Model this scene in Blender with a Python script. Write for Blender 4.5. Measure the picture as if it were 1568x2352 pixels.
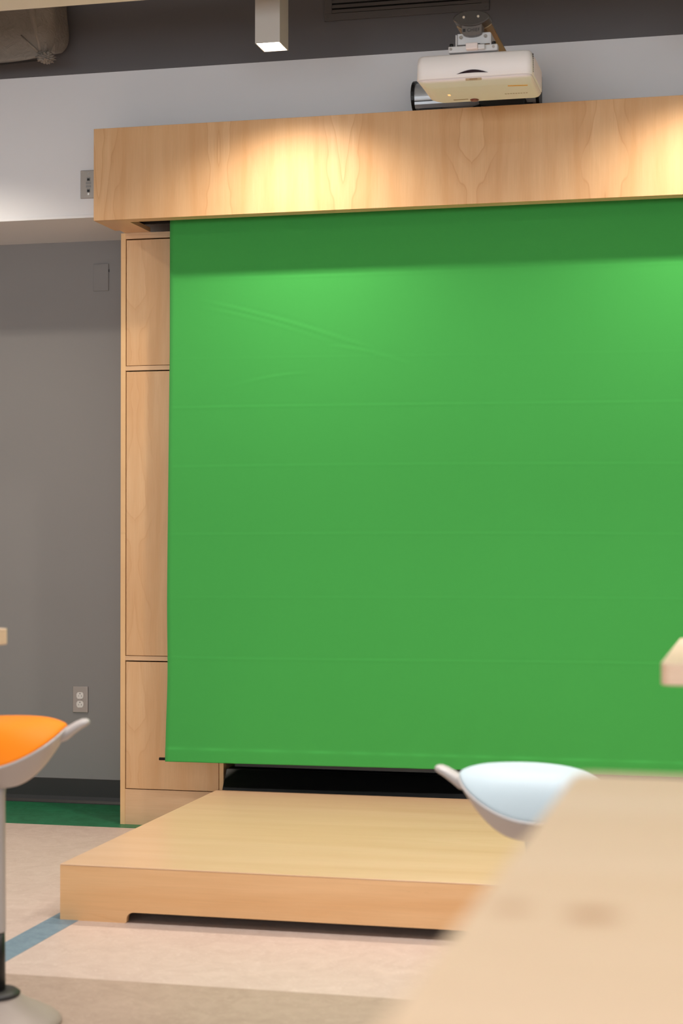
import bpy, bmesh, math, random
from mathutils import Vector, Matrix
import numpy as np

random.seed(4)
sc = bpy.context.scene
for o in list(bpy.data.objects):
    bpy.data.objects.remove(o, do_unlink=True)
COL = sc.collection

# ------------------------------------------------------------------ camera
F_PX = 4000.0
YAW = math.atan(966 / F_PX)
PITCH = math.atan(46 / F_PX)
cd = bpy.data.cameras.new('camera')
cam = bpy.data.objects.new('camera', cd)
COL.objects.link(cam)
cam.location = (0, 0, 1.184)
cam.rotation_euler = (math.pi / 2 + PITCH, 0, YAW)
cd.sensor_fit = 'VERTICAL'
cd.sensor_height = 36.0
cd.lens = 36.0 * F_PX / 2352.0
cd.dof.use_dof = True
cd.dof.focus_distance = 6.75
cd.dof.aperture_fstop = 3.2
cd.clip_start = 0.02
sc.camera = cam

# ------------------------------------------------------------------ world and exposure
w = bpy.data.worlds.new('world')
sc.world = w
w.use_nodes = True
w.node_tree.nodes['Background'].inputs[0].default_value = (0.9, 0.95, 1, 1)
w.node_tree.nodes['Background'].inputs[1].default_value = 0.05
sc.view_settings.view_transform = 'Standard'
sc.view_settings.look = 'None'
sc.view_settings.gamma = 1
sc.view_settings.use_curve_mapping = False
sc.view_settings.exposure = 0.0

LAMP_TINT = (1.0, 0.975, 0.96)
PENDANT_W = 122.0
FILL_PANEL_W = 22.5
FILL_WINDOW_W = 195.0
PENDANT_TINT = (1.0, 0.90, 0.76)


# ------------------------------------------------------------------ helpers
def lin(r, g, b):
    def f(c):
        c /= 255.0
        return c / 12.92 if c <= 0.04045 else ((c + 0.055) / 1.055) ** 2.4
    return (f(r), f(g), f(b), 1.0)


def link(name, me, mat=None, parent=None, loc=(0, 0, 0), rot=(0, 0, 0), smooth=False):
    o = bpy.data.objects.new(name, me)
    COL.objects.link(o)
    o.location = loc
    o.rotation_euler = rot
    if mat and not me.materials:
        me.materials.append(mat)
    if parent:
        o.parent = parent
    if smooth:
        for p in me.polygons:
            p.use_smooth = True
    return o


def wloc(o):
    v = Vector(o.location)
    while o.parent:
        o = o.parent
        v += Vector(o.location)
    return v


def bm_mesh(bm, name):
    me = bpy.data.meshes.new(name)
    bm.normal_update()
    bm.to_mesh(me)
    bm.free()
    return me


def bevel_all(bm, r, seg=2):
    if r > 0:
        bmesh.ops.bevel(bm, geom=bm.edges[:], offset=r, segments=seg, affect='EDGES', profile=0.5)


def box(name, x0, x1, y0, y1, z0, z1, mat, parent=None, bevel=0.0, seg=2):
    """box given in world coordinates (parents are unrotated)"""
    c = Vector(((x0 + x1) / 2, (y0 + y1) / 2, (z0 + z1) / 2))
    bm = bmesh.new()
    bmesh.ops.create_cube(bm, size=1)
    bmesh.ops.scale(bm, vec=(x1 - x0, y1 - y0, z1 - z0), verts=bm.verts)
    bevel_all(bm, bevel, seg)
    me = bm_mesh(bm, name)
    loc = c - (wloc(parent) if parent else Vector())
    return link(name, me, mat, parent, loc)


def prism(name, pts, axis, a0, a1, mat, parent=None, bevel=0.0, smooth=False, origin=None):
    """polygon pts extruded along an axis, world coords. axis 'x': pts=(y,z); 'y': (x,z); 'z': (x,y)"""
    def mk(p, a):
        if axis == 'x':
            return Vector((a, p[0], p[1]))
        if axis == 'y':
            return Vector((p[0], a, p[1]))
        return Vector((p[0], p[1], a))
    A = [mk(p, a0) for p in pts]
    B = [mk(p, a1) for p in pts]
    c = Vector(origin) if origin else sum(A + B, Vector()) / (2 * len(A))
    bm = bmesh.new()
    va = [bm.verts.new(v - c) for v in A]
    vb = [bm.verts.new(v - c) for v in B]
    n = len(pts)
    bm.faces.new(va)
    bm.faces.new(list(reversed(vb)))
    for i in range(n):
        bm.faces.new((va[i], vb[i], vb[(i + 1) % n], va[(i + 1) % n]))
    bmesh.ops.recalc_face_normals(bm, faces=bm.faces[:])
    if bevel:
        ed = [e for e in bm.edges if len(e.link_faces) == 2 and e.calc_face_angle(0) > 0.7]
        bmesh.ops.bevel(bm, geom=ed, offset=bevel, segments=2, affect='EDGES', profile=0.5)
    me = bm_mesh(bm, name)
    if smooth:
        for p in me.polygons:
            p.use_smooth = len(p.vertices) == 4
    loc = c - (wloc(parent) if parent else Vector())
    return link(name, me, mat, parent, loc)


def loft_mesh(name, rings, cap=True):
    n = len(rings[0])
    bm = bmesh.new()
    R = [[bm.verts.new(p) for p in r] for r in rings]
    for a, b in zip(R[:-1], R[1:]):
        for i in range(n):
            bm.faces.new((a[i], a[(i + 1) % n], b[(i + 1) % n], b[i]))
    if cap:
        bm.faces.new(list(reversed(R[0])))
        bm.faces.new(R[-1])
    bmesh.ops.recalc_face_normals(bm, faces=bm.faces[:])
    return bm_mesh(bm, name)


def lathe_mesh(name, prof, n=48):
    rings = [[(r * math.cos(2 * math.pi * i / n), r * math.sin(2 * math.pi * i / n), z) for i in range(n)]
             for r, z in prof]
    return loft_mesh(name, rings)


def cyl(name, p0, p1, r, mat, parent=None, n=24, r2=None, smooth=True):
    p0, p1 = Vector(p0), Vector(p1)
    d = p1 - p0
    q = d.to_track_quat('Z', 'Y')
    L = d.length
    r2 = r if r2 is None else r2
    me = lathe_mesh(name, [(r, -L / 2), (r2, L / 2)], n)
    o = link(name, me, mat, parent, (p0 + p1) / 2 - (wloc(parent) if parent else Vector()))
    o.rotation_euler = q.to_euler()
    if smooth:
        for p in me.polygons:
            p.use_smooth = len(p.vertices) == 4
    return o


def rrect(x0, x1, y0, y1, r, n=6):
    pts = []
    for cx, cy, a in ((x1 - r, y1 - r, 0), (x0 + r, y1 - r, 90), (x0 + r, y0 + r, 180), (x1 - r, y0 + r, 270)):
        for i in range(n + 1):
            t = math.radians(a + 90 * i / n)
            pts.append((cx + r * math.cos(t), cy + r * math.sin(t)))
    return pts


def empty(name, loc, rotz=0.0):
    o = bpy.data.objects.new(name, None)
    COL.objects.link(o)
    o.location = loc
    o.rotation_euler = (0, 0, rotz)
    o.empty_display_size = 0.05
    return o


def tag(o, label=None, cat=None, group=None, kind=None):
    if label:
        o['label'] = label
    if cat:
        o['category'] = cat
    if group:
        o['group'] = group
    if kind:
        o['kind'] = kind
    return o


def struct(o):
    o['kind'] = 'structure'
    return o


# ------------------------------------------------------------------ materials
class NT:
    def __init__(self, name):
        self.m = bpy.data.materials.new(name)
        self.m.use_nodes = True
        self.t = self.m.node_tree
        self.b = self.t.nodes['Principled BSDF']

    def n(self, typ, **kw):
        nd = self.t.nodes.new(typ)
        for k, v in kw.items():
            setattr(nd, k, v)
        return nd

    def l(self, a, b):
        self.t.links.new(a, b)

    def math(self, op, a, b=None, c=None, clamp=False):
        nd = self.n('ShaderNodeMath', operation=op)
        nd.use_clamp = clamp
        for i, v in enumerate((a, b, c)):
            if v is None:
                continue
            if isinstance(v, (int, float)):
                nd.inputs[i].default_value = v
            else:
                self.l(v, nd.inputs[i])
        return nd.outputs[0]

    def noise(self, vec, scale=1.0, detail=3.0, rough=0.5, dist=0.0):
        nd = self.n('ShaderNodeTexNoise')
        nd.inputs['Scale'].default_value = scale
        nd.inputs['Detail'].default_value = detail
        nd.inputs['Roughness'].default_value = rough
        nd.inputs['Distortion'].default_value = dist
        if vec is not None:
            self.l(vec, nd.inputs['Vector'])
        return nd.outputs['Fac']

    def obj(self):
        return self.n('ShaderNodeTexCoord').outputs['Object']

    def comb(self, x, y, z):
        nd = self.n('ShaderNodeCombineXYZ')
        for i, v in enumerate((x, y, z)):
            if isinstance(v, (int, float)):
                nd.inputs[i].default_value = v
            else:
                self.l(v, nd.inputs[i])
        return nd.outputs[0]

    def mix(self, fac, a, b, blend='MIX'):
        nd = self.n('ShaderNodeMix', data_type='RGBA', blend_type=blend)
        for s, v in ((nd.inputs['Factor'], fac), (nd.inputs[6], a), (nd.inputs[7], b)):
            if isinstance(v, (int, float)):
                s.default_value = v
            elif isinstance(v, tuple):
                s.default_value = v
            else:
                self.l(v, s)
        return nd.outputs[2]

    def ramp(self, fac, stops):
        nd = self.n('ShaderNodeValToRGB')
        e = nd.color_ramp.elements
        while len(e) < len(stops):
            e.new(0.5)
        for el, (p, c) in zip(e, stops):
            el.position = p
            el.color = c if isinstance(c, tuple) else (c, c, c, 1)
        self.l(fac, nd.inputs[0])
        return nd.outputs[0]

    def bump(self, h, strength, dist=0.001):
        nd = self.n('ShaderNodeBump')
        nd.inputs['Strength'].default_value = strength
        nd.inputs['Distance'].default_value = dist
        self.l(h, nd.inputs['Height'])
        self.l(nd.outputs[0], self.b.inputs['Normal'])

    def done(self, col=None, rough=0.5, metal=0.0, spec=None, emit=None, estr=0.0):
        if col is not None:
            if isinstance(col, tuple):
                self.b.inputs['Base Color'].default_value = col
            else:
                self.l(col, self.b.inputs['Base Color'])
        if isinstance(rough, (int, float)):
            self.b.inputs['Roughness'].default_value = rough
        else:
            self.l(rough, self.b.inputs['Roughness'])
        self.b.inputs['Metallic'].default_value = metal
        if spec is not None:
            self.b.inputs['Specular IOR Level'].default_value = spec
        if emit:
            self.b.inputs['Emission Color'].default_value = emit
            self.b.inputs['Emission Strength'].default_value = estr
        return self.m


def paint(name, col, rough=0.6, var=0.05, bump=0.06, spec=0.4):
    k = NT(name)
    P = k.obj()
    n = k.noise(P, 3.0, 4)
    c = k.mix(k.math('MULTIPLY', n, var * 2), col, tuple(x * 0.75 for x in col[:3]) + (1,))
    h = k.noise(P, 350.0, 2)
    k.bump(h, bump, 0.001)
    return k.done(c, rough, spec=spec)


def plain(name, col, rough=0.5, metal=0.0, spec=None, var=0.04):
    k = NT(name)
    n = k.noise(k.obj(), 60.0, 3)
    c = k.mix(k.math('MULTIPLY', n, var * 2), col, tuple(x * 0.7 for x in col[:3]) + (1,))
    r = k.math('ADD', k.math('MULTIPLY', n, 0.06), rough - 0.03)
    return k.done(c, r, metal, spec=spec)


def maple(name, across, along, base, dark, leaf=0.245, off=0.0, loff=0.0, fig=0.6, rough=0.38, gscale=1.0, spots=None,
          line=None, lfreq=1.0):
    """flat sliced maple veneer, book matched every `leaf` metres"""
    k = NT(name)
    P = k.obj()
    sep = k.n('ShaderNodeSeparateXYZ')
    k.l(P, sep.inputs[0])
    ax = {'x': 0, 'y': 1, 'z': 2}
    a = k.math('ADD', sep.outputs[ax[across]], off)
    l = k.math('ADD', sep.outputs[ax[along]], loff)
    pp = k.math('PINGPONG', a, leaf)
    # leaf-dependent tone
    cell = k.math('FLOOR', k.math('DIVIDE', a, leaf))
    wn = k.n('ShaderNodeTexWhiteNoise', noise_dimensions='1D')
    k.l(cell, wn.inputs['W'])
    # broad tone along the grain
    tone = k.noise(k.comb(k.math('MULTIPLY', pp, 16 * gscale), k.math('MULTIPLY', l, 1.6 * gscale), 0.3), 1.0, 4, 0.55)
    # cathedral figure : distorted parabolas about the leaf joint
    joint = k.math('FLOOR', k.math('ADD', k.math('DIVIDE', a, 2 * leaf), 0.5))
    low = k.noise(k.comb(k.math('MULTIPLY', pp, 5.0), k.math('MULTIPLY', l, 2.3 * lfreq), k.math('MULTIPLY', joint, 7.31)), 1.0, 3.0, 0.4)
    v = k.math('ADD', k.math('MULTIPLY', pp, 19.0), k.math('MULTIPLY', low, 5.5))
    fr = k.math('FRACT', v)
    ln = k.ramp(fr, [(0.0, 0.0), (0.05, 0.1), (0.10, 1.0), (0.16, 0.4), (0.5, 0.0)])
    fade = k.ramp(k.math('DIVIDE', pp, leaf), [(0.0, 1.0), (0.26, 0.85), (0.42, 0.12), (1.0, 0.04)])
    fmask = k.math('MULTIPLY', k.math('MULTIPLY', ln, fade), fig)
    # fine pores and streaks
    fine = k.noise(k.comb(k.math('MULTIPLY', a, 330 * gscale), k.math('MULTIPLY', l, 7 * gscale), 0.0), 1.0, 3, 0.6)
    fleck = k.noise(k.comb(k.math('MULTIPLY', a, 190 * gscale), k.math('MULTIPLY', l, 34 * gscale), 5.0), 1.0, 2, 0.5)
    fl = k.ramp(fleck, [(0.0, 0.0), (0.68, 0.0), (0.78, 1.0), (1.0, 1.0)])
    c = k.mix(k.ramp(tone, [(0.3, 0.0), (0.72, 1.0)]), base, dark)
    c = k.mix(k.math('MULTIPLY', wn.outputs['Value'], 0.22), c, dark)
    c = k.mix(k.math('MULTIPLY', k.ramp(fine, [(0.35, 0.0), (0.75, 1.0)]), 0.22), c,
              tuple(x * 0.72 for x in dark[:3]) + (1,))
    c = k.mix(k.math('MULTIPLY', fl, 0.16), c, tuple(x * 0.62 for x in dark[:3]) + (1,))
    lc = line or (dark[0] * 0.72, dark[1] * 0.50, dark[2] * 0.32, 1)
    c = k.mix(fmask, c, lc)
    if spots:
        for (sx, sy, r1, r2, amt) in spots:
            dx = k.math('DIVIDE', k.math('SUBTRACT', sep.outputs[0], sx), r1)
            dy = k.math('DIVIDE', k.math('SUBTRACT', sep.outputs[1], sy), r2)
            d = k.math('SQRT', k.math('ADD', k.math('MULTIPLY', dx, dx), k.math('MULTIPLY', dy, dy)))
            d = k.math('ADD', d, k.math('MULTIPLY', k.math('SUBTRACT', tone, 0.5), 0.8))
            mk = k.ramp(d, [(0.0, 1.0), (0.45, 0.8), (1.0, 0.0)])
            c = k.mix(k.math('MULTIPLY', mk, amt), c, lin(168, 110, 66))
    k.bump(fine, 0.05, 0.0006)
    return k.done(c, rough, spec=0.45)


def lino(name, c1, c2, c3):
    k = NT(name)
    P = k.obj()
    mp = k.n('ShaderNodeMapping')
    mp.inputs['Scale'].default_value = (1.0, 1.0, 1.0)
    k.l(P, mp.inputs[0])
    n1 = k.noise(mp.outputs[0], 9.0, 5, 0.6, 1.6)
    n2 = k.noise(mp.outputs[0], 38.0, 4, 0.6, 2.4)
    n3 = k.noise(mp.outputs[0], 3.0, 2)
    c = k.mix(k.ramp(n1, [(0.35, 0.0), (0.68, 1.0)]), c1, c2)
    c = k.mix(k.math('MULTIPLY', k.ramp(n2, [(0.52, 0.0), (0.72, 1.0)]), 0.6), c, c3)
    c = k.mix(k.math('MULTIPLY', n3, 0.15), c, c2)
    k.bump(n2, 0.04, 0.0005)
    return k.done(c, k.math('ADD', k.math('MULTIPLY', n1, 0.12), 0.36), spec=0.4)


M = {}
M['wall_grey'] = paint('grey_wall_paint', lin(142, 139, 138), 0.55)
M['wall_light'] = paint('light_wall_paint', lin(205, 202, 198), 0.6)
M['soffit'] = paint('pale_grey_soffit_paint', lin(236, 235, 238), 0.5)
M['soffit_under'] = paint('soffit_white', lin(212, 208, 200), 0.6)
M['dark_wall'] = paint('charcoal_wall_paint', lin(104, 101, 103), 0.6)
M['ceiling'] = paint('grey_ceiling_paint', lin(150, 146, 142), 0.8)
M['beam'] = paint('cream_beam_paint', lin(238, 226, 214), 0.6)
M['rubber'] = plain('black_rubber', lin(44, 42, 42), 0.45)
WB, WD = lin(233, 192, 146), lin(218, 168, 118)
M['valance'] = maple('maple_valance', 'x', 'z', WB, WD, off=(-2.533 + 1.95) / 2 + 1.042, fig=0.45, rough=0.3)
M['cab'] = maple('maple_cabinet', 'x', 'z', lin(230, 190, 146), lin(216, 168, 120), leaf=0.21, off=0.16, fig=0.25)
M['cab_h'] = maple('maple_cabinet_rail', 'z', 'x', lin(230, 192, 152), lin(216, 172, 130), leaf=0.21, fig=0.0)
M['cab_side'] = maple('maple_cabinet_side', 'y', 'z', lin(236, 196, 146), lin(222, 176, 124), leaf=0.3, fig=0.1)
M['plat_top'] = maple('maple_platform_top', 'y', 'x', lin(226, 190, 158), lin(212, 172, 136), leaf=0.36, off=0.1, fig=0.22, rough=0.33, gscale=0.55,
                      line=lin(196, 152, 90), lfreq=0.5)
M['plat_side'] = maple('maple_platform_side', 'z', 'x', lin(232, 190, 142), lin(216, 166, 114), leaf=0.3, off=0.1, fig=0.25, gscale=0.6)
M['slot'] = plain('dark_slot_paint', lin(36, 30, 26), 0.8)
M['table_edge'] = maple('maple_table_edge', 'z', 'x', lin(238, 206, 178), lin(226, 188, 156), leaf=0.4, fig=0.0)
M['steel'] = plain('brushed_steel', lin(178, 170, 164), 0.34, 0.85)
M['chrome'] = plain('polished_screw', lin(225, 225, 225), 0.15, 1.0)
M['white_plastic'] = plain('white_plastic', lin(232, 226, 222), 0.4)
M['black_plastic'] = plain('black_plastic', lin(22, 21, 22), 0.4)
M['black_gloss'] = plain('black_gloss', lin(8, 8, 9), 0.3)
M['stool_grey'] = plain('stool_grey_plastic', lin(186, 178, 174), 0.42)
M['stool_base'] = plain('stool_base_plastic', lin(156, 142, 132), 0.5)
M['orange'] = plain('orange_foam', lin(255, 138, 6), 0.6, spec=0.25, var=0.02)
M['pale_blue'] = plain('pale_blue_foam', lin(188, 203, 210), 0.6, var=0.02)
M['leg_metal'] = plain('grey_powder_coat', lin(150, 148, 146), 0.45, 0.3)
M['lamp_body'] = plain('lamp_body_white', lin(204, 198, 192), 0.42)
M['diffuser'] = NT('lamp_diffuser').done(lin(255, 250, 240), 0.5, emit=(1.0, 0.95, 0.88, 1), estr=9.0)
M['dark_grille'] = plain('charcoal_grille_paint', lin(94, 90, 90), 0.5)
M['void'] = plain('dark_duct_inside', lin(14, 13, 13), 0.9)
M['silver'] = plain('anodised_silver', lin(206, 208, 212), 0.35, 0.35)
M['mount_cap'] = plain('dark_grey_mount_plastic', lin(62, 57, 54), 0.3)
M['mount_arm'] = plain('bronze_arm_paint', lin(176, 146, 108), 0.4, 0.2)
M['mount_white'] = plain('white_mount_metal', lin(222, 222, 224), 0.4, 0.1)
M['proj'] = plain('projector_plastic', lin(250, 245, 244), 0.42, var=0.01)
M['proj_low'] = plain('projector_cream_plastic', lin(238, 226, 224), 0.45, var=0.01)
M['orange_mark'] = plain('orange_sticker', lin(236, 160, 20), 0.5)
M['label_tan'] = plain('tan_sticker', lin(196, 166, 130), 0.5)
M['label_ink'] = plain('brown_print', lin(150, 112, 78), 0.6)
M['led'] = NT('indicator_led').done(lin(255, 160, 90), 0.4, emit=(1, 0.4, 0.15, 1), estr=1.5)
M['red_lens'] = plain('red_sensor_lens', lin(110, 40, 30), 0.25)
M['floor'] = lino('beige_linoleum', lin(202, 181, 168), lin(190, 168, 155), lin(216, 199, 187))
M['floor_taupe'] = lino('taupe_linoleum', lin(172, 150, 134), lin(160, 138, 122), lin(190, 168, 152))
M['floor_green'] = lino('green_linoleum', lin(26, 114, 74), lin(18, 96, 58), lin(54, 138, 98))
M['floor_blue'] = lino('blue_linoleum', lin(120, 142, 154), lin(106, 128, 142), lin(140, 160, 170))


def fabric():
    k = NT('green_screen_cloth')
    P = k.obj()
    n = k.noise(P, 2.0, 3)
    f = k.noise(P, 900.0, 2)
    mp = k.n('ShaderNodeMapping')
    mp.inputs['Scale'].default_value = (60, 60, 900)
    k.l(P, mp.inputs[0])
    f2 = k.noise(mp.outputs[0], 1.0, 2)
    c = k.mix(k.math('MULTIPLY', n, 0.25), lin(70, 170, 80), lin(62, 160, 72))
    c = k.mix(k.math('MULTIPLY', f2, 0.14), c, lin(54, 150, 62))
    k.bump(k.math('ADD', f, f2), 0.12, 0.0006)
    k.b.inputs['Sheen Weight'].default_value = 0.12
    k.b.inputs['Sheen Roughness'].default_value = 0.5
    return k.done(c, 0.85, spec=0.2)


M['green'] = fabric()


def duct_wrap():
    k = NT('grey_duct_wrap')
    P = k.obj()
    n = k.noise(P, 9.0, 5, 0.6, 1.0)
    c = k.mix(n, lin(150, 140, 130), lin(124, 114, 104))
    k.bump(k.noise(P, 22.0, 4, 0.6, 1.2), 0.5, 0.012)
    return k.done(c, 0.6)


M['duct'] = duct_wrap()


def lamp(name, loc, power, parent, size=0.085, kind='SPOT', angle=140, blend=0.7, sx=None, sy=None, spread=None):
    if kind == 'SPOT':
        ld = bpy.data.lights.new(name, 'SPOT')
        ld.spot_size = math.radians(angle)
        ld.spot_blend = blend
        ld.shadow_soft_size = size / 2
    else:
        ld = bpy.data.lights.new(name, 'AREA')
        ld.shape = 'RECTANGLE'
        ld.size, ld.size_y = sx, sy
        if spread:
            ld.spread = math.radians(spread)
    ld.energy = power
    ld.color = LAMP_TINT
    o = bpy.data.objects.new(name, ld)
    COL.objects.link(o)
    o.parent = parent
    o.location = Vector(loc) - (wloc(parent) if parent else Vector())
    return o


# ------------------------------------------------------------------ the room
WY, SY = 7.136, 6.60          # back wall and soffit face
SZ0, SZ1, CZ = 2.456, 3.042, 3.8
XL, XR, YB = -6.0, 4.6, -3.6

floor = struct(box('floor', XL, XR, YB, WY, -0.06, 0, M['floor']))
E1 = 0.0008
box('green_border', XL, XR, 6.585, WY, 0.0, E1, M['floor_green'], floor)
box('blue_stripe', -2.126, -2.028, 4.34, 6.585, 0.0, E1, M['floor_blue'], floor)
box('taupe_field', XL, XR, 1.9, 4.34, 0.0, E1, M['floor_taupe'], floor)
struct(box('wall_back', XL, XR, WY, WY + 0.12, 0, SZ0, M['wall_grey']))
struct(box('wall_left', XL - 0.12, XL, YB, WY, 0, CZ, M['wall_light']))
struct(box('wall_right', XR, XR + 0.12, YB, WY, 0, CZ, M['wall_light']))
struct(box('wall_front', XL, XR, YB - 0.12, YB, 0, CZ, M['wall_light']))
struct(box('ceiling', XL - 0.12, XR + 0.12, YB - 0.12, WY + 0.12, CZ, CZ + 0.1, M['ceiling']))
soffit = struct(box('ceiling_soffit', XL, XR, SY, WY + 0.12, SZ0, SZ1, M['soffit']))
struct(box('wall_back_upper', XL, XR, SY, WY + 0.12, SZ1, CZ, M['dark_wall']))
box('corner_bead', XL, -2.55, SY - 0.004, SY, SZ0, SZ0 + 0.012, M['soffit'], soffit, bevel=0.001)
bb = prism('baseboard_back', [(WY, 0), (WY - 0.018, 0), (WY - 0.018, 0.004), (WY - 0.008, 0.014), (WY - 0.005, 0.03),
                             (WY - 0.005, 0.105), (WY, 0.107)], 'x', XL, -2.535, M['rubber'])
struct(bb)

# unseen window wall added behind the camera for cool fill light
win = struct(box('added_fill_window', -4.9, 2.9, YB - 0.02, YB + 0.004, 0.9, 2.7, NT('added_glowing_pane').done(lin(200, 215, 230), 0.2, emit=(0.82, 0.91, 1.0, 1), estr=1.0)))
for i in range(7):
    x = -4.9 + 7.8 * i / 6
    box('added_window_mullion', x - 0.03, x + 0.03, YB + 0.004, YB + 0.05, 0.9, 2.7, M['rubber'], win)
for z in (0.9, 2.7):
    box('added_window_rail', -4.93, 2.93, YB + 0.004, YB + 0.05, z - 0.03, z + 0.03, M['rubber'], win)
wl = bpy.data.lights.new('added_window_fill', 'AREA')
wl.shape = 'RECTANGLE'
wl.size, wl.size_y = 7.6, 1.7
wl.energy = FILL_WINDOW_W
wl.color = (0.86, 0.94, 1.0)
wo = bpy.data.objects.new('added_window_fill', wl)
COL.objects.link(wo)
wo.location = (-1.0, YB + 0.07, 1.8)
wo.rotation_euler = (math.pi / 2, 0, 0)

beam = struct(box('ceiling_beam', XL, 1.2, 5.42, 5.6, 2.998, 3.2, M['beam'], bevel=0.004))

# ------------------------------------------------------------------ cabinet
CX0, CX1, CY = -2.532, -2.094, 6.664
cab = empty('tall_cabinet', ((CX0 + CX1) / 2, (CY + WY) / 2, 0))
tag(cab, 'tall narrow maple cabinet with stacked doors, half covered by the green screen', 'cabinet')
CT = 2.399
box('side_panel', CX0, CX0 + 0.021, CY, WY, 0, CT, M['cab_side'], cab, 0.0008, 1)
box('side_panel', CX1 - 0.018, CX1, CY, WY, 0, CT, M['cab_side'], cab, 0.0008, 1)
DX0, DX1 = CX0 + 0.021, CX1 - 0.018
box('back_panel', DX0, DX1, WY - 0.012, WY, 0.0, CT, M['cab'], cab)
box('filler_strip', DX0, DX1, CY + 0.001, CY + 0.03, 2.3905, CT, M['cab_h'], cab)
box('top_panel', DX0, DX1, CY, WY - 0.012, 2.375, 2.390, M['cab_h'], cab)
box('rail', DX0, DX1, CY, WY - 0.012, 1.8395, 1.8575, M['cab_h'], cab)
box('rail', DX0, DX1, CY, WY - 0.012, 0.664, 0.682, M['cab_h'], cab)
box('plinth', DX0, DX1, CY + 0.002, CY + 0.022, 0, 0.143, M['cab_h'], cab)
box('floor_panel', DX0, DX1, CY + 0.022, WY - 0.012, 0.125, 0.143, M['cab_h'], cab)
g = 0.003
for z0, z1, hz in ((1.8575 + 0.002, 2.375 - 0.005, None), (0.682 + 0.002, 1.8395 - 0.005, 1), (0.143 + 0.003, 0.664 - 0.005, None)):
    d = box('door', DX0 + g, DX1 - g, CY + 0.0015, CY + 0.020, z0, z1, M['cab'], cab, 0.0012, 2)
    if hz:
        pts = rrect(-2.315, -2.285, 1.20, z1 - 0.018, 0.0145)
        prism('finger_pull', pts, 'y', CY + 0.0003, CY + 0.0016, maple('finger_pull_wood', 'x', 'z', lin(206, 140, 90), lin(190, 122, 74), fig=0),
              d)

# ------------------------------------------------------------------ black display below and behind the screen
disp = empty('flat_panel_display', (-0.5, 6.70, 0))
tag(disp, 'black flat panel on a low stand behind the bottom of the green screen', 'display')
prism('stand_base', [(6.62, 0.0), (6.60, 0.155), (6.662, 0.24), (6.80, 0.24), (6.80, 0.0)], 'x', -2.082, 0.95, M['black_gloss'], disp, bevel=0.003)
box('screen_panel', -2.06, 0.93, 6.69, 6.76, 0.24, 2.1, M['black_gloss'], disp, 0.006)

# ------------------------------------------------------------------ valance
VX0, VX1, VY, VZ0, VZ1 = -2.533, 1.95, 6.368, 2.399, 2.758
val = empty('wooden_valance', ((VX0 + VX1) / 2, 6.49, VZ0))
tag(val, 'long boxed maple valance hiding the roller of the green screen', 'valance')
vf = box('front_board', VX0, VX1, VY, VY + 0.020, VZ0, VZ1, M['valance'], val, 0.0008, 1)
box('end_board', VX0, VX0 + 0.020, VY + 0.020, SY, VZ0, VZ1, M['cab_side'], val)
box('end_board', VX1 - 0.020, VX1, VY + 0.020, SY, VZ0, VZ1, M['cab_side'], val)
box('top_board', VX0 + 0.020, VX1 - 0.020, VY + 0.020, SY, VZ1 - 0.018, VZ1 - 0.001, M['cab_h'], val)
box('bottom_board', VX0 + 0.020, -2.405, VY + 0.020, SY, VZ0, VZ0 + 0.018, M['cab_h'], val)
box('bottom_lip', VX0 + 0.020, -2.405, SY, CY - 0.001, VZ0, VZ0 + 0.018, M['cab_h'], val)
box('bottom_board', -2.405, VX1 - 0.020, VY + 0.020, 6.43, VZ0, VZ0 + 0.018, M['cab_h'], val)
box('liner', VX0 + 0.020, VX1 - 0.020, SY - 0.006, SY, VZ0 + 0.02, VZ1 - 0.018, M['slot'], val)
box('liner', -2.404, VX1 - 0.020, SY - 0.004, CY - 0.001, 2.43, 2.455, M['slot'], val)

# ------------------------------------------------------------------ green screen
SCY = 6.53
gx0, gx1, gz0, gz1 = -2.275, 1.72, 0.279, 2.60
scr = empty('green_screen', ((gx0 + gx1) / 2, SCY, gz0))
tag(scr, 'bright green pull-down backdrop cloth hanging from the maple valance', 'screen')
nx, nz = 210, 560
xs = np.linspace(0, 1, nx)
zs = np.linspace(0, 1, nz)
U, Vv = np.meshgrid(xs, zs)
Zt = gz0 + (gz1 - gz0) * Vv
edge = -0.016 * np.clip((1.9 - Zt) / 1.6, 0, 1) + 0.006 * np.exp(-((Zt - 0.62) / 0.2) ** 2)
X = (gx0 + edge * (1 - U)) + (gx1 - gx0) * U
Yd = 0.006 * np.sin(X * 1.3 + 0.6) * np.clip((2.4 - Zt) / 2, 0, 1)
Yd += 0.0025 * np.sin(X * 4.1) * np.clip((1.2 - Zt), 0, 1)


def crease(d, amp, wd):
    return amp * (np.exp(-(d / wd) ** 2) - 0.6 * np.exp(-((d - 1.6 * wd) / wd) ** 2))


for z0, sl, amp in ((2.178, 0.0, -0.0016), (1.669, 0.0, -0.0012), (1.438, 0.0, -0.001), (1.174, 0.0, -0.001), (0.691, 0.0, -0.0011),
                    (0.93, 0.002, -0.0007), (1.86, -0.004, -0.0005)):
    Yd += crease(Zt - z0 - sl * (X + 1.8) - 0.004 * np.sin(X * 1.7 + z0 * 3), amp * 0.4, 0.0055)
# two diagonal wrinkles and a curved one
for (xa, za, xb, zb, amp) in ((-2.16, 2.10, -1.42, 1.875, -0.0022), (-2.13, 2.065, -1.62, 1.915, -0.0014), (-1.62, 1.905, -1.30, 1.82, -0.0016), (-2.05, 1.745, -1.70, 1.80, -0.0012)):
    t = (X - xa) / (xb - xa)
    wgt = np.clip(np.sin(np.clip(t, 0, 1) * math.pi), 0, 1) ** 0.6
    Yd += crease(Zt - (za + (zb - za) * t + 0.012 * np.sin(t * 3.1)), amp * 0.55, 0.007) * wgt
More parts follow.
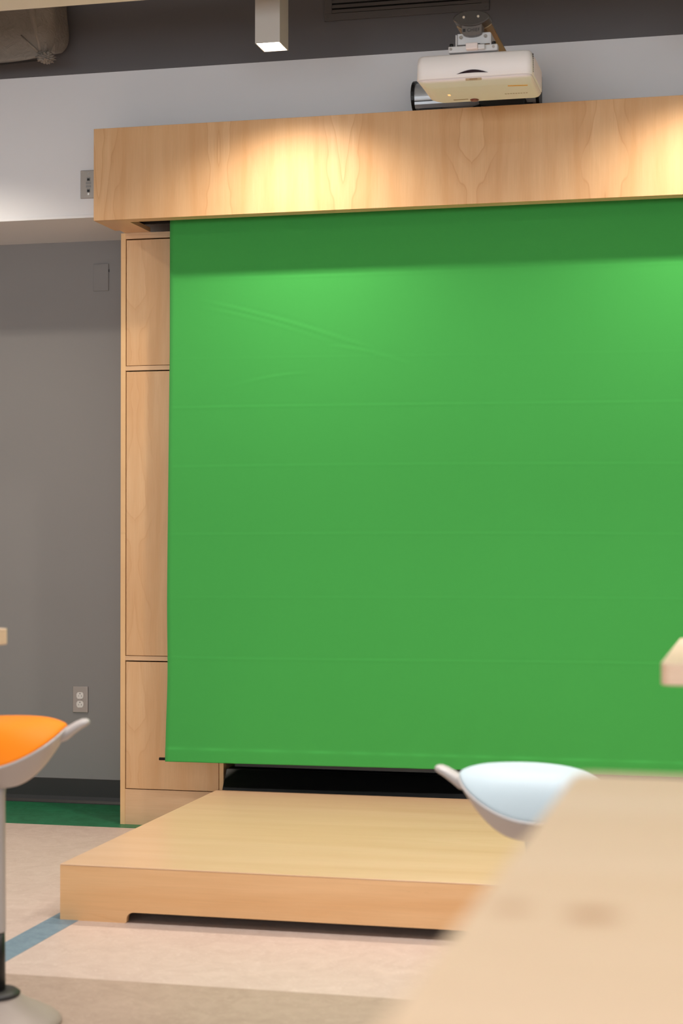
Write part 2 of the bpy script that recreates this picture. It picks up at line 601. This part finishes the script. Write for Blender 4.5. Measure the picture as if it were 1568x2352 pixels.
# gathers above the hem
for i in range(46):
    xc = gx0 + 0.1 + random.random() * 3.7
    if xc < -1.4 and random.random() < 0.6:
        continue
    tilt = random.uniform(-0.1, 0.5)
    hh = random.uniform(0.06, 0.22)
    am = random.uniform(0.0008, 0.0024) * random.choice((-1, 1))
    z_rel = Zt - 0.335
    wv = np.exp(-((X - xc - tilt * z_rel) / 0.022) ** 2) * np.clip(1 - z_rel / hh, 0, 1) * (z_rel > -0.07)
    Yd += am * wv
hem = 1 / (1 + np.exp((Zt - 0.332) / 0.0022))
Yd -= 0.0022 * hem
Yd += 0.0012 * np.sin(X * 41 + 3 * np.sin(X * 5)) * hem
ZZ = Zt + 0.006 * np.sin((X + 2.3) * 1.1) * (1 - Vv) * np.clip((1.0 - Zt), 0, 1)
verts = np.stack([X - (gx0 + gx1) / 2, Yd, ZZ - gz0], -1).reshape(-1, 3)
idx = np.arange(nx * nz).reshape(nz, nx)
quads = np.stack([idx[:-1, :-1], idx[:-1, 1:], idx[1:, 1:], idx[1:, :-1]], -1).reshape(-1, 4)
me = bpy.data.meshes.new('cloth')
me.vertices.add(len(verts))
me.vertices.foreach_set('co', verts.astype(np.float32).ravel())
me.loops.add(quads.size)
me.loops.foreach_set('vertex_index', quads.astype(np.int32).ravel())
me.polygons.add(len(quads))
me.polygons.foreach_set('loop_start', np.arange(0, quads.size, 4, dtype=np.int32))
me.polygons.foreach_set('use_smooth', np.ones(len(quads), dtype=bool))
me.update(calc_edges=True)
cl = link('cloth', me, M['green'], scr)
sm = cl.modifiers.new('thickness', 'SOLIDIFY')
sm.thickness = 0.0012
sm.offset = 1
cyl('weight_bar', (gx0 - 0.045, SCY + 0.009, gz0 + 0.008), (gx1 + 0.045, SCY + 0.009, gz0 + 0.008), 0.006, M['black_plastic'], scr, 12)
cyl('roller_tube', (-2.36, SCY + 0.01, 2.62), (1.80, SCY + 0.01, 2.62), 0.036, M['leg_metal'], scr, 24)

# ------------------------------------------------------------------ platform
PX0, PX1, PY0, PY1, PH = -2.088, 0.35, 4.984, 6.556, 0.170
pl = empty('stage_platform', ((PX0 + PX1) / 2, (PY0 + PY1) / 2, 0))
tag(pl, 'low maple stage platform on the floor in front of the green screen', 'platform')
box('deck_panel', PX0, PX1, PY0, PY1, PH - 0.004, PH, M['plat_top'], pl, 0.0012, 2)


def notch(x0, x1, z1, foot=0.215, nz=0.033, r=0.022):
    p = [(x0, 0), (x0 + foot - 0.004, 0), (x0 + foot, 0.004)]
    for i in range(7):
        t = math.pi - (math.pi / 2) * i / 6
        p.append((x0 + foot + r + r * math.cos(t), nz - r + r * math.sin(t)))
    for i in range(7):
        t = math.pi / 2 - (math.pi / 2) * i / 6
        p.append((x1 - foot - r + r * math.cos(t), nz - r + r * math.sin(t)))
    p += [(x1 - foot, 0.004), (x1 - foot + 0.004, 0), (x1, 0), (x1, z1), (x0, z1)]
    return p


prism('front_board', notch(PX0, PX1, PH - 0.0042), 'y', PY0 + 0.0006, PY0 + 0.020, M['plat_side'], pl)
prism('back_board', notch(PX0, PX1, PH - 0.0042), 'y', PY1 - 0.020, PY1 - 0.0006, M['plat_side'], pl)
for xa in (PX0, PX1 - 0.020):
    prism('side_board', notch(PY0 + 0.0202, PY1 - 0.0202, PH - 0.0042), 'x', xa + 0.0004, xa + 0.0196, M['plat_side'], pl)

# ------------------------------------------------------------------ wall plates
op = empty('power_outlet', (-2.895, WY - 0.003, 0.396))
tag(op, 'steel duplex power outlet with white sockets low on the grey wall', 'outlet')
box('cover_plate', -2.930, -2.860, WY - 0.006, WY, 0.396, 0.510, M['steel'], op, 0.002, 2)
for zc in (0.4705, 0.4325):
    pts = []
    for i in range(32):
        t = 2 * math.pi * i / 32
        pts.append((-2.895 + 0.0172 * max(-0.95, min(0.95, math.cos(t))), zc + max(-0.0142, min(0.0142, 0.0172 * math.sin(t)))))
    r_ = prism('socket', pts, 'y', WY - 0.0085, WY - 0.0055, M['white_plastic'], op, bevel=0.0006)
    box('slot', -2.9020, -2.9008, WY - 0.0090, WY - 0.0084, zc - 0.005, zc + 0.001, M['black_plastic'], r_)
    box('slot', -2.8890, -2.8878, WY - 0.0090, WY - 0.0084, zc - 0.005, zc + 0.001, M['black_plastic'], r_)
    box('slot', -2.8878, -2.8858, WY - 0.0090, WY - 0.0084, zc - 0.0025, zc - 0.0013, M['black_plastic'], r_)
    cyl('ground_hole', (-2.895, WY - 0.0092, zc + 0.0085), (-2.895, WY - 0.0082, zc + 0.0085), 0.0022, M['black_plastic'], r_, 14)
cyl('screw', (-2.895, WY - 0.0075, 0.4515), (-2.895, WY - 0.0055, 0.4515), 0.003, M['chrome'], op, 14)

bp = empty('blank_wall_plate', (-2.8025, WY - 0.003, 2.236))
tag(bp, 'blank wall plate painted over in the grey of the wall, under the soffit', 'wall plate')
box('cover_plate', -2.838, -2.767, WY - 0.006, WY, 2.236, 2.355, M['wall_grey'], bp, 0.0022, 2)
for zc in (2.251, 2.340):
    cyl('screw', (-2.8025, WY - 0.0068, zc), (-2.8025, WY - 0.0055, zc), 0.0034, M['wall_grey'], bp, 14)
box('edge_clip', -2.767, -2.7645, WY - 0.005, WY - 0.001, 2.318, 2.330, M['black_plastic'], bp)

jp = empty('data_jack_plate', (-2.645, SY - 0.003, 2.534))
tag(jp, 'metal data plate with two network jacks on the pale soffit beside the valance', 'wall plate')
box('cover_plate', -2.680, -2.610, SY - 0.006, SY, 2.534, 2.648, M['steel'], jp, 0.002, 2)
for zc in (2.6115, 2.5655):
    j = box('jack', -2.6525, -2.6375, SY - 0.0075, SY - 0.0055, zc - 0.008, zc + 0.008, M['leg_metal'], jp, 0.0006, 1)
    box('port', -2.6500, -2.6400, SY - 0.0082, SY - 0.0072, zc - 0.006, zc + 0.003, M['black_plastic'], j)
for zc in (2.5965, 2.5825):
    box('label_strip', -2.656, -2.634, SY - 0.0068, SY - 0.0055, zc - 0.005, zc + 0.005, M['leg_metal'], jp)
for zc in (2.6335, 2.5505):
    s = cyl('screw', (-2.645, SY - 0.0082, zc), (-2.645, SY - 0.0055, zc), 0.0045, M['chrome'], jp, 16)
    cyl('screw_socket', (-2.645, SY - 0.0086, zc), (-2.645, SY - 0.0080, zc), 0.0021, M['black_plastic'], s, 12)

# ------------------------------------------------------------------ air grille on the dark upper wall
gr = empty('air_return_grille', (-1.335, SY - 0.005, 3.183))
tag(gr, 'charcoal air return grille with horizontal louvres high on the dark wall', 'vent')
GX0, GX1, GZ0, GZ1 = -1.661, -1.010, 3.184, 3.50
ix0, ix1, iz0, iz1 = -1.631, -1.041, 3.212, 3.472
box('duct_opening', ix0, ix1, SY - 0.002, SY - 0.0004, iz0, iz1, M['void'], gr)
box('frame', GX0, GX1, SY - 0.008, SY, GZ0, iz0, M['dark_grille'], gr, 0.001, 1)
box('frame', GX0, GX1, SY - 0.008, SY, iz1, GZ1, M['dark_grille'], gr, 0.001, 1)
box('frame', GX0, ix0, SY - 0.008, SY, iz0, iz1, M['dark_grille'], gr, 0.001, 1)
box('frame', ix1, GX1, SY - 0.008, SY, iz0, iz1, M['dark_grille'], gr, 0.001, 1)
first = None
for i in range(13):
    z = iz0 + 0.002 + i * 0.0195
    if first is None:
        first = prism('slat', [(SY - 0.0065, z), (SY - 0.0055, z + 0.0125), (SY - 0.0022, z + 0.0125), (SY - 0.003, z)], 'x', ix0, ix1, M['dark_grille'], gr)
    else:
        c = first.copy()
        COL.objects.link(c)
        c.location = first.location + Vector((0, 0, i * 0.0195))
for xx in (-1.647, -1.335, -1.025):
    cyl('screw', (xx, SY - 0.0095, 3.198), (xx, SY - 0.0075, 3.198), 0.004, M['dark_grille'], gr, 12)

# ------------------------------------------------------------------ wrapped duct
def wrapped_duct():
    O = Vector((-3.3, 6.46, 2.95))
    UP = 0.058
    root = empty('wrapped_duct', O)
    tag(root, 'insulation wrapped grey duct hanging at the dark wall behind the cream beam', 'duct')
    yf, yb = 6.36, 6.585
    rings = []
    for k in range(12):
        z = 2.957 if k == 0 else 2.985 + 0.055 * (k - 1)
        xr = -2.720 + min(0.035, 0.012 * k)
        ring = []
        for (x, y) in rrect(-3.95, xr, yf, yb, 0.055, 6):
            back = max(0.0, min(1.0, (y - yf) / (yb - yf)))
            right = max(0.0, min(1.0, (x + 3.1) / 0.38))
            zz = z
            if k < 3:
                zz += (0.020 * right + 0.10 * back) * (1 - k / 3.0)
            wr = 0.006 * math.sin(23 * x + 7 * z) * math.sin(31 * z + 4 * x) + 0.004 * math.sin(61 * x + 15 * z)
            pin = 0.010 * (1 if (x > -2.80 and k == 0) else 0)
            ring.append((x - O.x - pin + wr * 0.5 - 0.028, y - O.y + wr, zz - O.z + UP))
        rings.append(ring)
    o = link('wrap', loft_mesh('wrap', rings), M['duct'], root, smooth=True)
    md = o.modifiers.new('sub', 'SUBSURF')
    md.levels = md.render_levels = 2
    # bunched, taped corner
    bm = bmesh.new()
    bmesh.ops.create_icosphere(bm, subdivisions=4, radius=1)
    for v in bm.verts:
        n = v.co.normalized()
        r = 1 + 0.28 * math.sin(9 * n.x + 3) * math.sin(11 * n.y + 1) + 0.22 * math.sin(15 * n.z + 6 * n.x)
        v.co = Vector((n.x * 0.030, n.y * 0.030, n.z * 0.020)) * r
    link('bunched_corner', bm_mesh(bm, 'bunched_corner'), M['duct'], root, Vector((-2.742, 6.385, 2.997 + UP)) - O, smooth=True)
    cyl('edge_seam', (-3.6, 6.362, 2.946 + UP), (-2.77, 6.366, 2.984 + UP), 0.0035, M['slot'], root, 8)
    # pinched folds running into the corner
    for (p, q, r1, r2) in (((-2.835, 6.356, 3.085 + UP), (-2.765, 6.364, 3.015 + UP), 0.002, 0.006), ((-2.83, 6.372, 3.42), (-2.758, 6.368, 3.02 + UP), 0.030, 0.006),
                           ((-2.775, 6.385, 3.42), (-2.742, 6.385, 3.02 + UP), 0.028, 0.008), ((-2.735, 6.44, 3.42), (-2.735, 6.43, 3.03 + UP), 0.026, 0.012)):
        cyl('wrap_fold', p, q, r1, M['duct'], root, 12, r2=r2)
    return root


wrapped_duct()

# ------------------------------------------------------------------ pendant downlights
def pendant(x, label, y=5.985, power=PENDANT_W):
    hw, hd, z0 = 0.0455, 0.057, 2.921
    p = empty('pendant_light', (x, y, z0))
    tag(p, label, 'light', 'square pendant downlights in front of the valance')
    t = 0.0035
    box('housing_side', x - hw, x - hw + t, y - hd, y + hd, z0, CZ, M['lamp_body'], p)
    box('housing_side', x + hw - t, x + hw, y - hd, y + hd, z0, CZ, M['lamp_body'], p)
    box('housing_front', x - hw + t, x + hw - t, y - hd, y - hd + t, z0, CZ, M['lamp_body'], p)
    box('housing_back', x - hw + t, x + hw - t, y + hd - t, y + hd, z0, CZ, M['lamp_body'], p)
    box('diffuser', x - hw + t, x + hw - t, y - hd + t, y + hd - t, z0 + 0.0015, z0 + 0.006, M['diffuser'], p)
    lamp('downlight', (x, y, z0 - 0.004), power, p, 0.085, angle=138, blend=1.0).data.color = PENDANT_TINT
    return p


pendant(-1.702, 'square white pendant downlight between the duct and the projector')
pendant(-3.24, 'square white pendant downlight left of the wrapped duct')
pendant(-0.165, 'square white pendant downlight right of the projector')
pendant(1.375, 'square white pendant downlight at the right end of the valance')


def added_panel_light(x, y, label, power=FILL_PANEL_W, z=2.95, sx=1.5, sy=0.12, spread=150):  # out-of-view linear fixtures, added to bring up the room's brightness
    p = empty('added_linear_light', (x, y, z))
    tag(p, label, 'light', 'added unseen linear fill lights')
    box('housing', x - sx / 2, x + sx / 2, y - sy / 2, y + sy / 2, z + 0.008, z + 0.09, M['lamp_body'], p, 0.003)
    box('diffuser', x - sx / 2 + 0.01, x + sx / 2 - 0.01, y - sy / 2 + 0.01, y + sy / 2 - 0.01, z + 0.002, z + 0.010, M['diffuser'], p)
    for s in (-1, 1):
        cyl('cable', (x + s * sx * 0.4, y, z + 0.085), (x + s * sx * 0.4, y, CZ), 0.0015, M['leg_metal'], p, 6)
    lamp('fill_lamp', (x, y, z - 0.004), power, p, kind='AREA', sx=sx - 0.03, sy=sy - 0.02, spread=spread)
    return p


for px, ptxt in ((-0.6, 'in the middle of the room'), (-3.7, 'on the left of the room'), (2.5, 'on the right of the room')):
    added_panel_light(px, 4.2, 'added unseen fill light between the tables and the stage ' + ptxt, FILL_PANEL_W * (1.3 if px == -0.6 else 0.8), spread=112)
    added_panel_light(px, 0.9, 'added unseen fill light over the near table row ' + ptxt, FILL_PANEL_W * 0.75)
    added_panel_light(px, -2.3, 'added unseen fill light behind the camera ' + ptxt, FILL_PANEL_W * 0.75)

# ------------------------------------------------------------------ projector mount
mt = empty('projector_mount', (-0.948, SY, 2.80))
tag(mt, 'wall mounted projector arm with dark end cap and silver bracket housing', 'mount')
AX = -0.947
# arched arm from the wall to the cap
prof = []
for i in range(13):
    t = math.pi * i / 12
    prof.append((AX + 0.060 * math.cos(t), 2.905 + 0.030 * math.sin(t)))
prof += [(AX - 0.052, 2.899), (AX - 0.040, 2.893), (AX + 0.040, 2.893), (AX + 0.052, 2.899)]
prism('arm', prof, 'y', 5.84, SY, M['mount_arm'], mt, smooth=False)
# end cap: arched hood with a shield shaped tongue
hood = []
for i in range(17):
    t = math.pi * i / 16
    hood.append((AX + 0.0635 * math.cos(t), 2.9135 + 0.029 * math.sin(t)))
for i in range(1, 16):
    t = math.pi * i / 16
    hood.append((AX - 0.0635 * math.cos(t), 2.9135 - 0.026 * math.sin(t) ** 1.6))
cap = prism('end_cap', hood, 'y', 5.782, 5.845, M['mount_cap'], mt, bevel=0.004)
shield = [(AX - 0.035, 2.905), (AX - 0.034, 2.872)]
for i in range(9):
    t = math.pi * i / 8
    shield.append((AX - 0.033 * math.cos(t), 2.868 - 0.012 * math.sin(t)))
shield += [(AX + 0.034, 2.872), (AX + 0.035, 2.905)]
tongue = prism('cap_tongue', shield, 'y', 5.788, 5.842, plain('grey_cap_tongue', lin(104, 97, 93), 0.4), mt, bevel=0.002)
for dx in (-0.025, 0.024):
    cyl('cap_screw', (AX + dx, 5.776, 2.917), (AX + dx, 5.784, 2.917), 0.0042, M['chrome'], mt, 16)
fc = bpy.data.curves.new('lettering', 'FONT')
fc.body = 'CHIEF'
fc.size = 0.0155
fc.extrude = 0.0006
fc.align_x = 'CENTER'
fc.space_character = 1.08
fo = bpy.data.objects.new('lettering_curve', fc)
COL.objects.link(fo)
dg = bpy.context.evaluated_depsgraph_get()
lm = bpy.data.meshes.new_from_object(fo.evaluated_get(dg))
bpy.data.objects.remove(fo, do_unlink=True)
M['letter'] = plain('dark_embossed_letters', lin(30, 27, 26), 0.5)
lo = link('lettering', lm, None, tongue, Vector((AX + 0.006, 5.7875, 2.8705)) - wloc(tongue), (math.pi / 2, 0, 0))
lm.materials.clear()
lm.materials.append(M['letter'])
box('logo_block', AX - 0.030, AX - 0.021, 5.7868, 5.7884, 2.8705, 2.881, M['letter'], tongue)
# white tilt bracket
box('tilt_plate', AX - 0.053, AX + 0.060, 5.812, 5.820, 2.834, 2.872, M['mount_white'], mt, 0.002)
box('tilt_flange', AX - 0.057, AX - 0.053, 5.80, 5.90, 2.826, 2.866, M['mount_white'], mt, 0.001, 1)
box('tilt_flange', AX + 0.060, AX + 0.064, 5.80, 5.90, 2.826, 2.866, M['mount_white'], mt, 0.001, 1)
box('hanger', AX - 0.03, AX + 0.03, 5.842, 5.90, 2.85, 2.895, M['mount_cap'], mt, 0.003)
for dx in (-0.040, 0.044):
    b = cyl('bolt', (AX + dx, 5.8065, 2.858), (AX + dx, 5.813, 2.858), 0.0062, M['chrome'], mt, 16)
    cyl('bolt_socket', (AX + dx, 5.8055, 2.858), (AX + dx, 5.807, 2.858), 0.0036, M['black_plastic'], b, 12)
box('gap_plate', AX - 0.02, AX + 0.025, 5.808, 5.90, 2.829, 2.835, M['black_plastic'], mt)
box('cross_bar', AX - 0.082, AX + 0.086, 5.80, 5.83, 2.806, 2.8275, M['mount_white'], mt, 0.003)
for dx in (-0.073, 0.072):
    cyl('thumb_knob', (AX + dx, 5.812, 2.8275), (AX + dx, 5.812, 2.838), 0.0065, M['black_plastic'], mt, 16)
    cyl('bar_screw', (AX + dx, 5.797, 2.818), (AX + dx, 5.801, 2.818), 0.0045, M['steel'], mt, 14)
box('latch', AX - 0.018, AX + 0.022, 5.772, 5.80, 2.8075, 2.829, M['proj_low'], mt, 0.003)
box('latch_arm', AX + 0.022, AX + 0.045, 5.78, 5.92, 2.808, 2.824, M['mount_white'], mt, 0.002)
# silver wall housing
hp = []
for i in range(21):
    t = math.radians(-20 + 110 * i / 20)
    hp.append((6.565 - 0.075 * math.cos(t), 2.845 + 0.062 * math.sin(t)))
hp += [(SY, 2.907), (SY, 2.800), (6.512, 2.800), (6.497, 2.812)]
hs = prism('wall_housing', hp, 'x', -1.283, -0.822, M['silver'], mt)
box('housing_groove', -1.283, -0.822, 6.4935, 6.4965, 2.822, 2.825, M['black_plastic'], hs)
for xa in (-1.296, -0.822):
    ep = []
    for i in range(13):
        t = math.radians(-75 + 165 * i / 12)
        ep.append((6.565 - 0.082 * math.cos(t), 2.850 + 0.066 * math.sin(t)))
    ep += [(SY, 2.916), (SY, 2.786)]
    prism('housing_end_cap', ep, 'x', xa, xa + 0.013, M['black_plastic'], mt, bevel=0.002)
box('wall_bracket', -1.270, -1.18, 6.515, SY, 2.7595, 2.800, M['black_plastic'], mt, 0.002)
box('wall_bracket', -0.90, -0.835, 6.515, SY, 2.759, 2.800, M['black_plastic'], mt, 0.002)
kp = [(-1.03, 2.795), (-1.02, 2.782), (-0.98, 2.772), (-0.90, 2.770), (-0.86, 2.776), (-0.852, 2.800), (-0.87, 2.815), (-1.02, 2.815)]
prism('cable_cover', kp, 'y', 6.45, 6.50, M['black_gloss'], mt, bevel=0.004)
cyl('cable', (-1.02, 6.47, 2.790), (-1.12, 6.50, 2.7665), 0.006, M['black_plastic'], mt, 10)

# ------------------------------------------------------------------ projector
pj = empty('projector', (-0.94, 5.93, 2.698))
tag(pj, 'white ultra short throw projector hanging from the arm above the valance', 'projector')
PO = Vector((-0.94, 5.93, 2.698))
px0, px1, py0, py1 = -1.137, -0.743, 5.786, 6.07


def sec(z, ix, iy0, iy1, r=0.022, ixr=None):
    ixr = ix if ixr is None else ixr
    pts = rrect(px0 + ix, px1 - ixr, py0 + iy0, py1 - iy1, r, 5)
    return [(x - PO.x, y - PO.y, z - PO.z) for x, y in pts]


# upper shell
up = [sec(2.7175, 0.002, 0.002, 0.002), sec(2.7195, 0.0, 0.0, 0.0), sec(2.770, 0.0006, 0.001, 0.0), sec(2.792, 0.003, 0.004, 0.002), sec(2.7985, 0.008, 0.010, 0.006), sec(2.802, 0.016, 0.024, 0.02)]
link('upper_shell', loft_mesh('upper_shell', up), M['proj'], pj, smooth=True)
def belly(ring, depth):
    out = []
    for (x, y, z) in ring:
        sx = (x + PO.x - (px0 + px1) / 2) / ((px1 - px0) / 2)
        fr = max(0.0, min(1.0, (py0 + 0.05 - (y + PO.y)) / 0.05))
        out.append((x, y, z - depth * max(0.0, 1 - sx * sx) * fr))
    return out


dn = [sec(2.698, 0.040, 0.062, 0.03, ixr=0.012), sec(2.6995, 0.034, 0.045, 0.022, ixr=0.008), belly(sec(2.7065, 0.016, 0.020, 0.012, ixr=0.004), 0.0050),
      belly(sec(2.7085, 0.014, 0.010, 0.010, ixr=0.004), 0.0055), belly(sec(2.7115, 0.006, 0.005, 0.006, ixr=0.002), 0.003), sec(2.7165, 0.003, 0.003, 0.003, ixr=0.002), sec(2.7174, 0.005, 0.005, 0.005)]
ls = link('lower_shell', loft_mesh('lower_shell', dn), M['proj_low'], pj, smooth=True)
box('top_plate', -1.085, -0.785, 5.84, 6.05, 2.802, 2.8065, M['mount_white'], pj, 0.001, 1)
# smile shaped lens window
lp = []
for i in range(13):
    t = i / 12
    lp.append((-0.998 + 0.107 * t, 2.7285 + 0.0125 * math.sin(math.pi * t)))
for i in range(11, 0, -1):
    t = i / 12
    lp.append((-0.998 + 0.107 * t, 2.7285 + 0.002 * math.sin(math.pi * t)))
prism('lens_window', lp, 'y', py0 - 0.0012, py0 + 0.004, plain('dark_lens_window', lin(40, 14, 30), 0.15), pj)
# vents on the right cheek and ribs
for i in range(9):
    z = 2.728 + i * 0.0072
    box('vent_hole', px1 - 0.003, px1 + 0.0008, py0 + 0.026, py0 + 0.034, z, z + 0.004, M['black_plastic'], pj)
for i in range(14):
    y = py0 + 0.06 + i * 0.0145
    box('cooling_rib', px1 - 0.002, px1 + 0.0016, y, y + 0.006, 2.722, 2.786, M['proj_low'], pj)
for i in range(7):
    z = 2.726 + i * 0.008
    box('side_rib', px0 - 0.0012, px0 + 0.002, py0 + 0.03, py0 + 0.09, z, z + 0.004, M['proj'], pj)


def on_under(name, xa, xb, ya, yb, z, mat, rotz=0.0):
    o = box(name, -(xb - xa) / 2, (xb - xa) / 2, -(yb - ya) / 2, (yb - ya) / 2, -0.0006, 0.0006, mat)
    o.parent = ls
    o.location = Vector(((xa + xb) / 2, (ya + yb) / 2, z)) - PO
    o.rotation_euler = (0, 0, rotz)
    return o


# badge on the chin, small print, orange sticker and indicator
bd = box('badge', -0.968, -0.914, 5.7895, 5.7925, 2.7060, 2.7135, M['label_tan'], pj)
box('badge_print', -0.955, -0.928, 5.7888, 5.7896, 2.7085, 2.7110, M['label_ink'], bd)
on_under('orange_sticker', -0.835, -0.768, 5.858, 5.868, 2.6978, M['orange_mark'], 0.10)
for i in range(9):
    xx = -0.86 + i * 0.009
    on_under('small_print', xx, xx + 0.0065, 5.964, 5.968, 2.6978, M['label_ink'])
on_under('indicator', -1.054, -1.046, 5.93, 5.945, 2.6977, M['led'])
on_under('print_line', -1.047, -0.995, 6.005, 6.011, 2.6978, M['label_ink'])
sn = lathe_mesh('sensor', [(0.012, -0.004), (0.016, 0.0), (0.012, 0.004)], 16)
link('sensor', sn, M['red_lens'], ls, Vector((-0.975, 6.02, 2.697)) - PO)

# ------------------------------------------------------------------ stools
def stool(loc, H, yaw, seat_mat, label, tilt=0.0):
    root = empty('wobble_stool', loc, yaw)
    tag(root, label, 'stool', 'saddle seat stools behind the tables')
    link('base', lathe_mesh('base', [(0.155, 0.0), (0.162, 0.004), (0.161, 0.012), (0.150, 0.022), (0.120, 0.038), (0.090, 0.052), (0.072, 0.064), (0.064, 0.070), (0.02, 0.070)], 56), M['stool_base'], root, smooth=True)
    link('rubber_ring', lathe_mesh('rubber_ring', [(0.030, 0.0702), (0.062, 0.0702), (0.064, 0.077), (0.056, 0.083), (0.030, 0.085)], 40), M['rubber'], root, smooth=True)
    link('boot', lathe_mesh('boot', [(0.0285, 0.0715), (0.0275, 0.15), (0.0265, 0.222)], 32), M['black_plastic'], root, smooth=True)
    zb = H - 0.168
    link('column', lathe_mesh('column', [(0.0275, 0.2225), (0.0285, 0.226), (0.0265, zb - 0.06), (0.0265, zb - 0.02), (0.029, zb + 0.004)], 32), M['stool_grey'], root, smooth=True)
    # saddle seat, tail along +x
    nT, nR = 64, 18

    def R(th):
        c, s = abs(math.cos(th)), abs(math.sin(th))
        a, b, e = 0.172, 0.165, 2.3
        return 1.0 / ((c / a) ** e + (s / b) ** e) ** (1 / e)

    def zr(th):
        c, s = math.cos(th), math.sin(th)
        z = -0.016 - 0.080 * s * s
        if c < 0:
            z -= 0.035 * c * c
        return z

    def crest(x):
        return -0.004 - 0.10 * max(0.0, -x) * 0.9 - 0.05 * max(0.0, 0.02 - abs(x - 0.09)) * 0

    rings = []
    for i in range(nR + 1):
        rho = 0.02 + 0.98 * i / nR
        ring = []
        for j in range(nT):
            th = 2 * math.pi * j / nT
            r = R(th) * rho
            x, y = r * math.cos(th), r * math.sin(th)
            wv = rho ** 4.6
            z = crest(x) * (1 - wv) + zr(th) * wv
            z += 0.006 * (1 - rho ** 6) - 0.012 * (1 - (abs(y) / 0.165)) * max(0, 1 - abs(x) / 0.12) * 0.5
            ring.append((x, y, z))
        rings.append(ring)
    # fold the rim under
    last = rings[-1]
    rings.append([(x * 1.012, y * 1.012, z - 0.006) for x, y, z in last])
    rings.append([(x * 0.985, y * 0.985, z - 0.013) for x, y, z in last])
    seat = link('seat_cushion', loft_mesh('seat_cushion', rings), seat_mat, root, (0, 0, H), (0, tilt, 0), smooth=True)
    s = seat.modifiers.new('sub', 'SUBSURF')
    s.levels = s.render_levels = 1
    # shell
    zbot = -0.168
    out = []
    for i in range(nR + 1):
        t = i / nR
        ring = []
        for j in range(nT):
            th = 2 * math.pi * j / nT
            Rr = R(th) * 1.03
            r = 0.029 + (Rr - 0.029) * t
            cc = max(0, math.cos(th))
            g = t ** (1.25 + 0.9 * cc * cc)
            z = zbot + (zr(th) - 0.010 - zbot) * g
            ring.append((r * math.cos(th), r * math.sin(th), z))
        out.append(ring)
    out.append([(x * 0.985, y * 0.985, z + 0.004) for x, y, z in out[nR]])
    out.append([(x * 0.93, y * 0.93, z - 0.004) for x, y, z in out[nR]])
    sh = link('seat_shell', loft_mesh('seat_shell', out), M['stool_grey'], root, (0, 0, H), (0, tilt, 0), smooth=True)
    # lever at the tail
    tr = []
    cen = [(0.150, -0.050, 0.034, 0.012), (0.168, -0.042, 0.034, 0.013), (0.186, -0.030, 0.032, 0.011), (0.203, -0.019, 0.030, 0.010), (0.217, -0.012, 0.026, 0.009), (0.226, -0.009, 0.016, 0.006), (0.229, -0.008, 0.004, 0.002)]
    for (x, z, hw, ht) in cen:
        tr.append([(x + ht * 0.6 * -math.sin(2 * math.pi * k / 16), hw * math.cos(2 * math.pi * k / 16), z + ht * math.sin(2 * math.pi * k / 16)) for k in range(16)])
    link('tilt_lever', loft_mesh('tilt_lever', tr), M['steel'] if False else M['stool_grey'], sh, smooth=True)
    return root


def floor_pos(u, d):
    """ground point on the ray through column u at camera depth d"""
    r = (u - 784) / F_PX * d
    return (r * math.cos(YAW) - d * math.sin(YAW), r * math.sin(YAW) + d * math.cos(YAW), 0)


stool(floor_pos(-12, 4.2), 0.738, YAW, M['orange'], 'grey stool with an orange saddle seat at the left table end')
stool(floor_pos(1230, 3.95), 0.656, math.pi + YAW - 0.15, M['pale_blue'], 'grey stool with a pale blue saddle seat behind the near table')

# ------------------------------------------------------------------ tables
def table(x0, x1, y0, y1, label, mat, H=0.965, th=0.036, group='maple topped work tables'):
    root = empty('work_table', ((x0 + x1) / 2, (y0 + y1) / 2, 0))
    tag(root, label, 'table', group)
    tp = prism('table_top', rrect(x0, x1, y0, y1, 0.018, 5), 'z', H - 0.003, H, mat, root)
    prism('edge_band', rrect(x0, x1, y0, y1, 0.018, 5), 'z', H - th, H - 0.0031, M['table_edge'], root, bevel=0.002)
    yc = (y0 + y1) / 2
    for xx in (x0 + 0.36, x1 - 0.36):
        cyl('leg', (xx, yc, 0.03), (xx, yc, H - th - 0.004), 0.032, M['leg_metal'], root, 24)
        box('foot', xx - 0.035, xx + 0.035, y0 + 0.06, y1 - 0.06, 0.0, 0.032, M['leg_metal'], root, 0.008)
        box('bracket', xx - 0.04, xx + 0.04, y0 + 0.10, y1 - 0.10, H - th - 0.014, H - th - 0.0005, M['leg_metal'], root, 0.002)
    return root


TB, TD = lin(243, 216, 190), lin(234, 202, 170)
xm = (-0.165 + 1.36) / 2
M['table_near'] = maple('maple_table_near', 'y', 'x', TB, TD, leaf=0.5, off=0.2, fig=0.12, gscale=0.5, rough=0.42,
                        spots=[(-0.095 - xm, 1.005 - 1.116, 0.026, 0.024, 0.8), (-0.142 - xm, 1.012 - 1.116, 0.02, 0.02, 0.55)])
M['table_far'] = maple('maple_table_far', 'y', 'x', TB, TD, leaf=0.5, off=0.31, fig=0.15, gscale=0.5, rough=0.42)
table(-0.165, 1.36, 0.64, 1.592, 'big maple table top filling the lower right foreground', M['table_near'])
table(-0.165, 1.36, 2.94, 3.67, 'maple table whose corner shows at the right edge above the near table', M['table_far'])
table(-3.19, -1.668, 2.95, 3.685, 'maple table whose end shows at the left edge above the orange stool', M['table_far'])
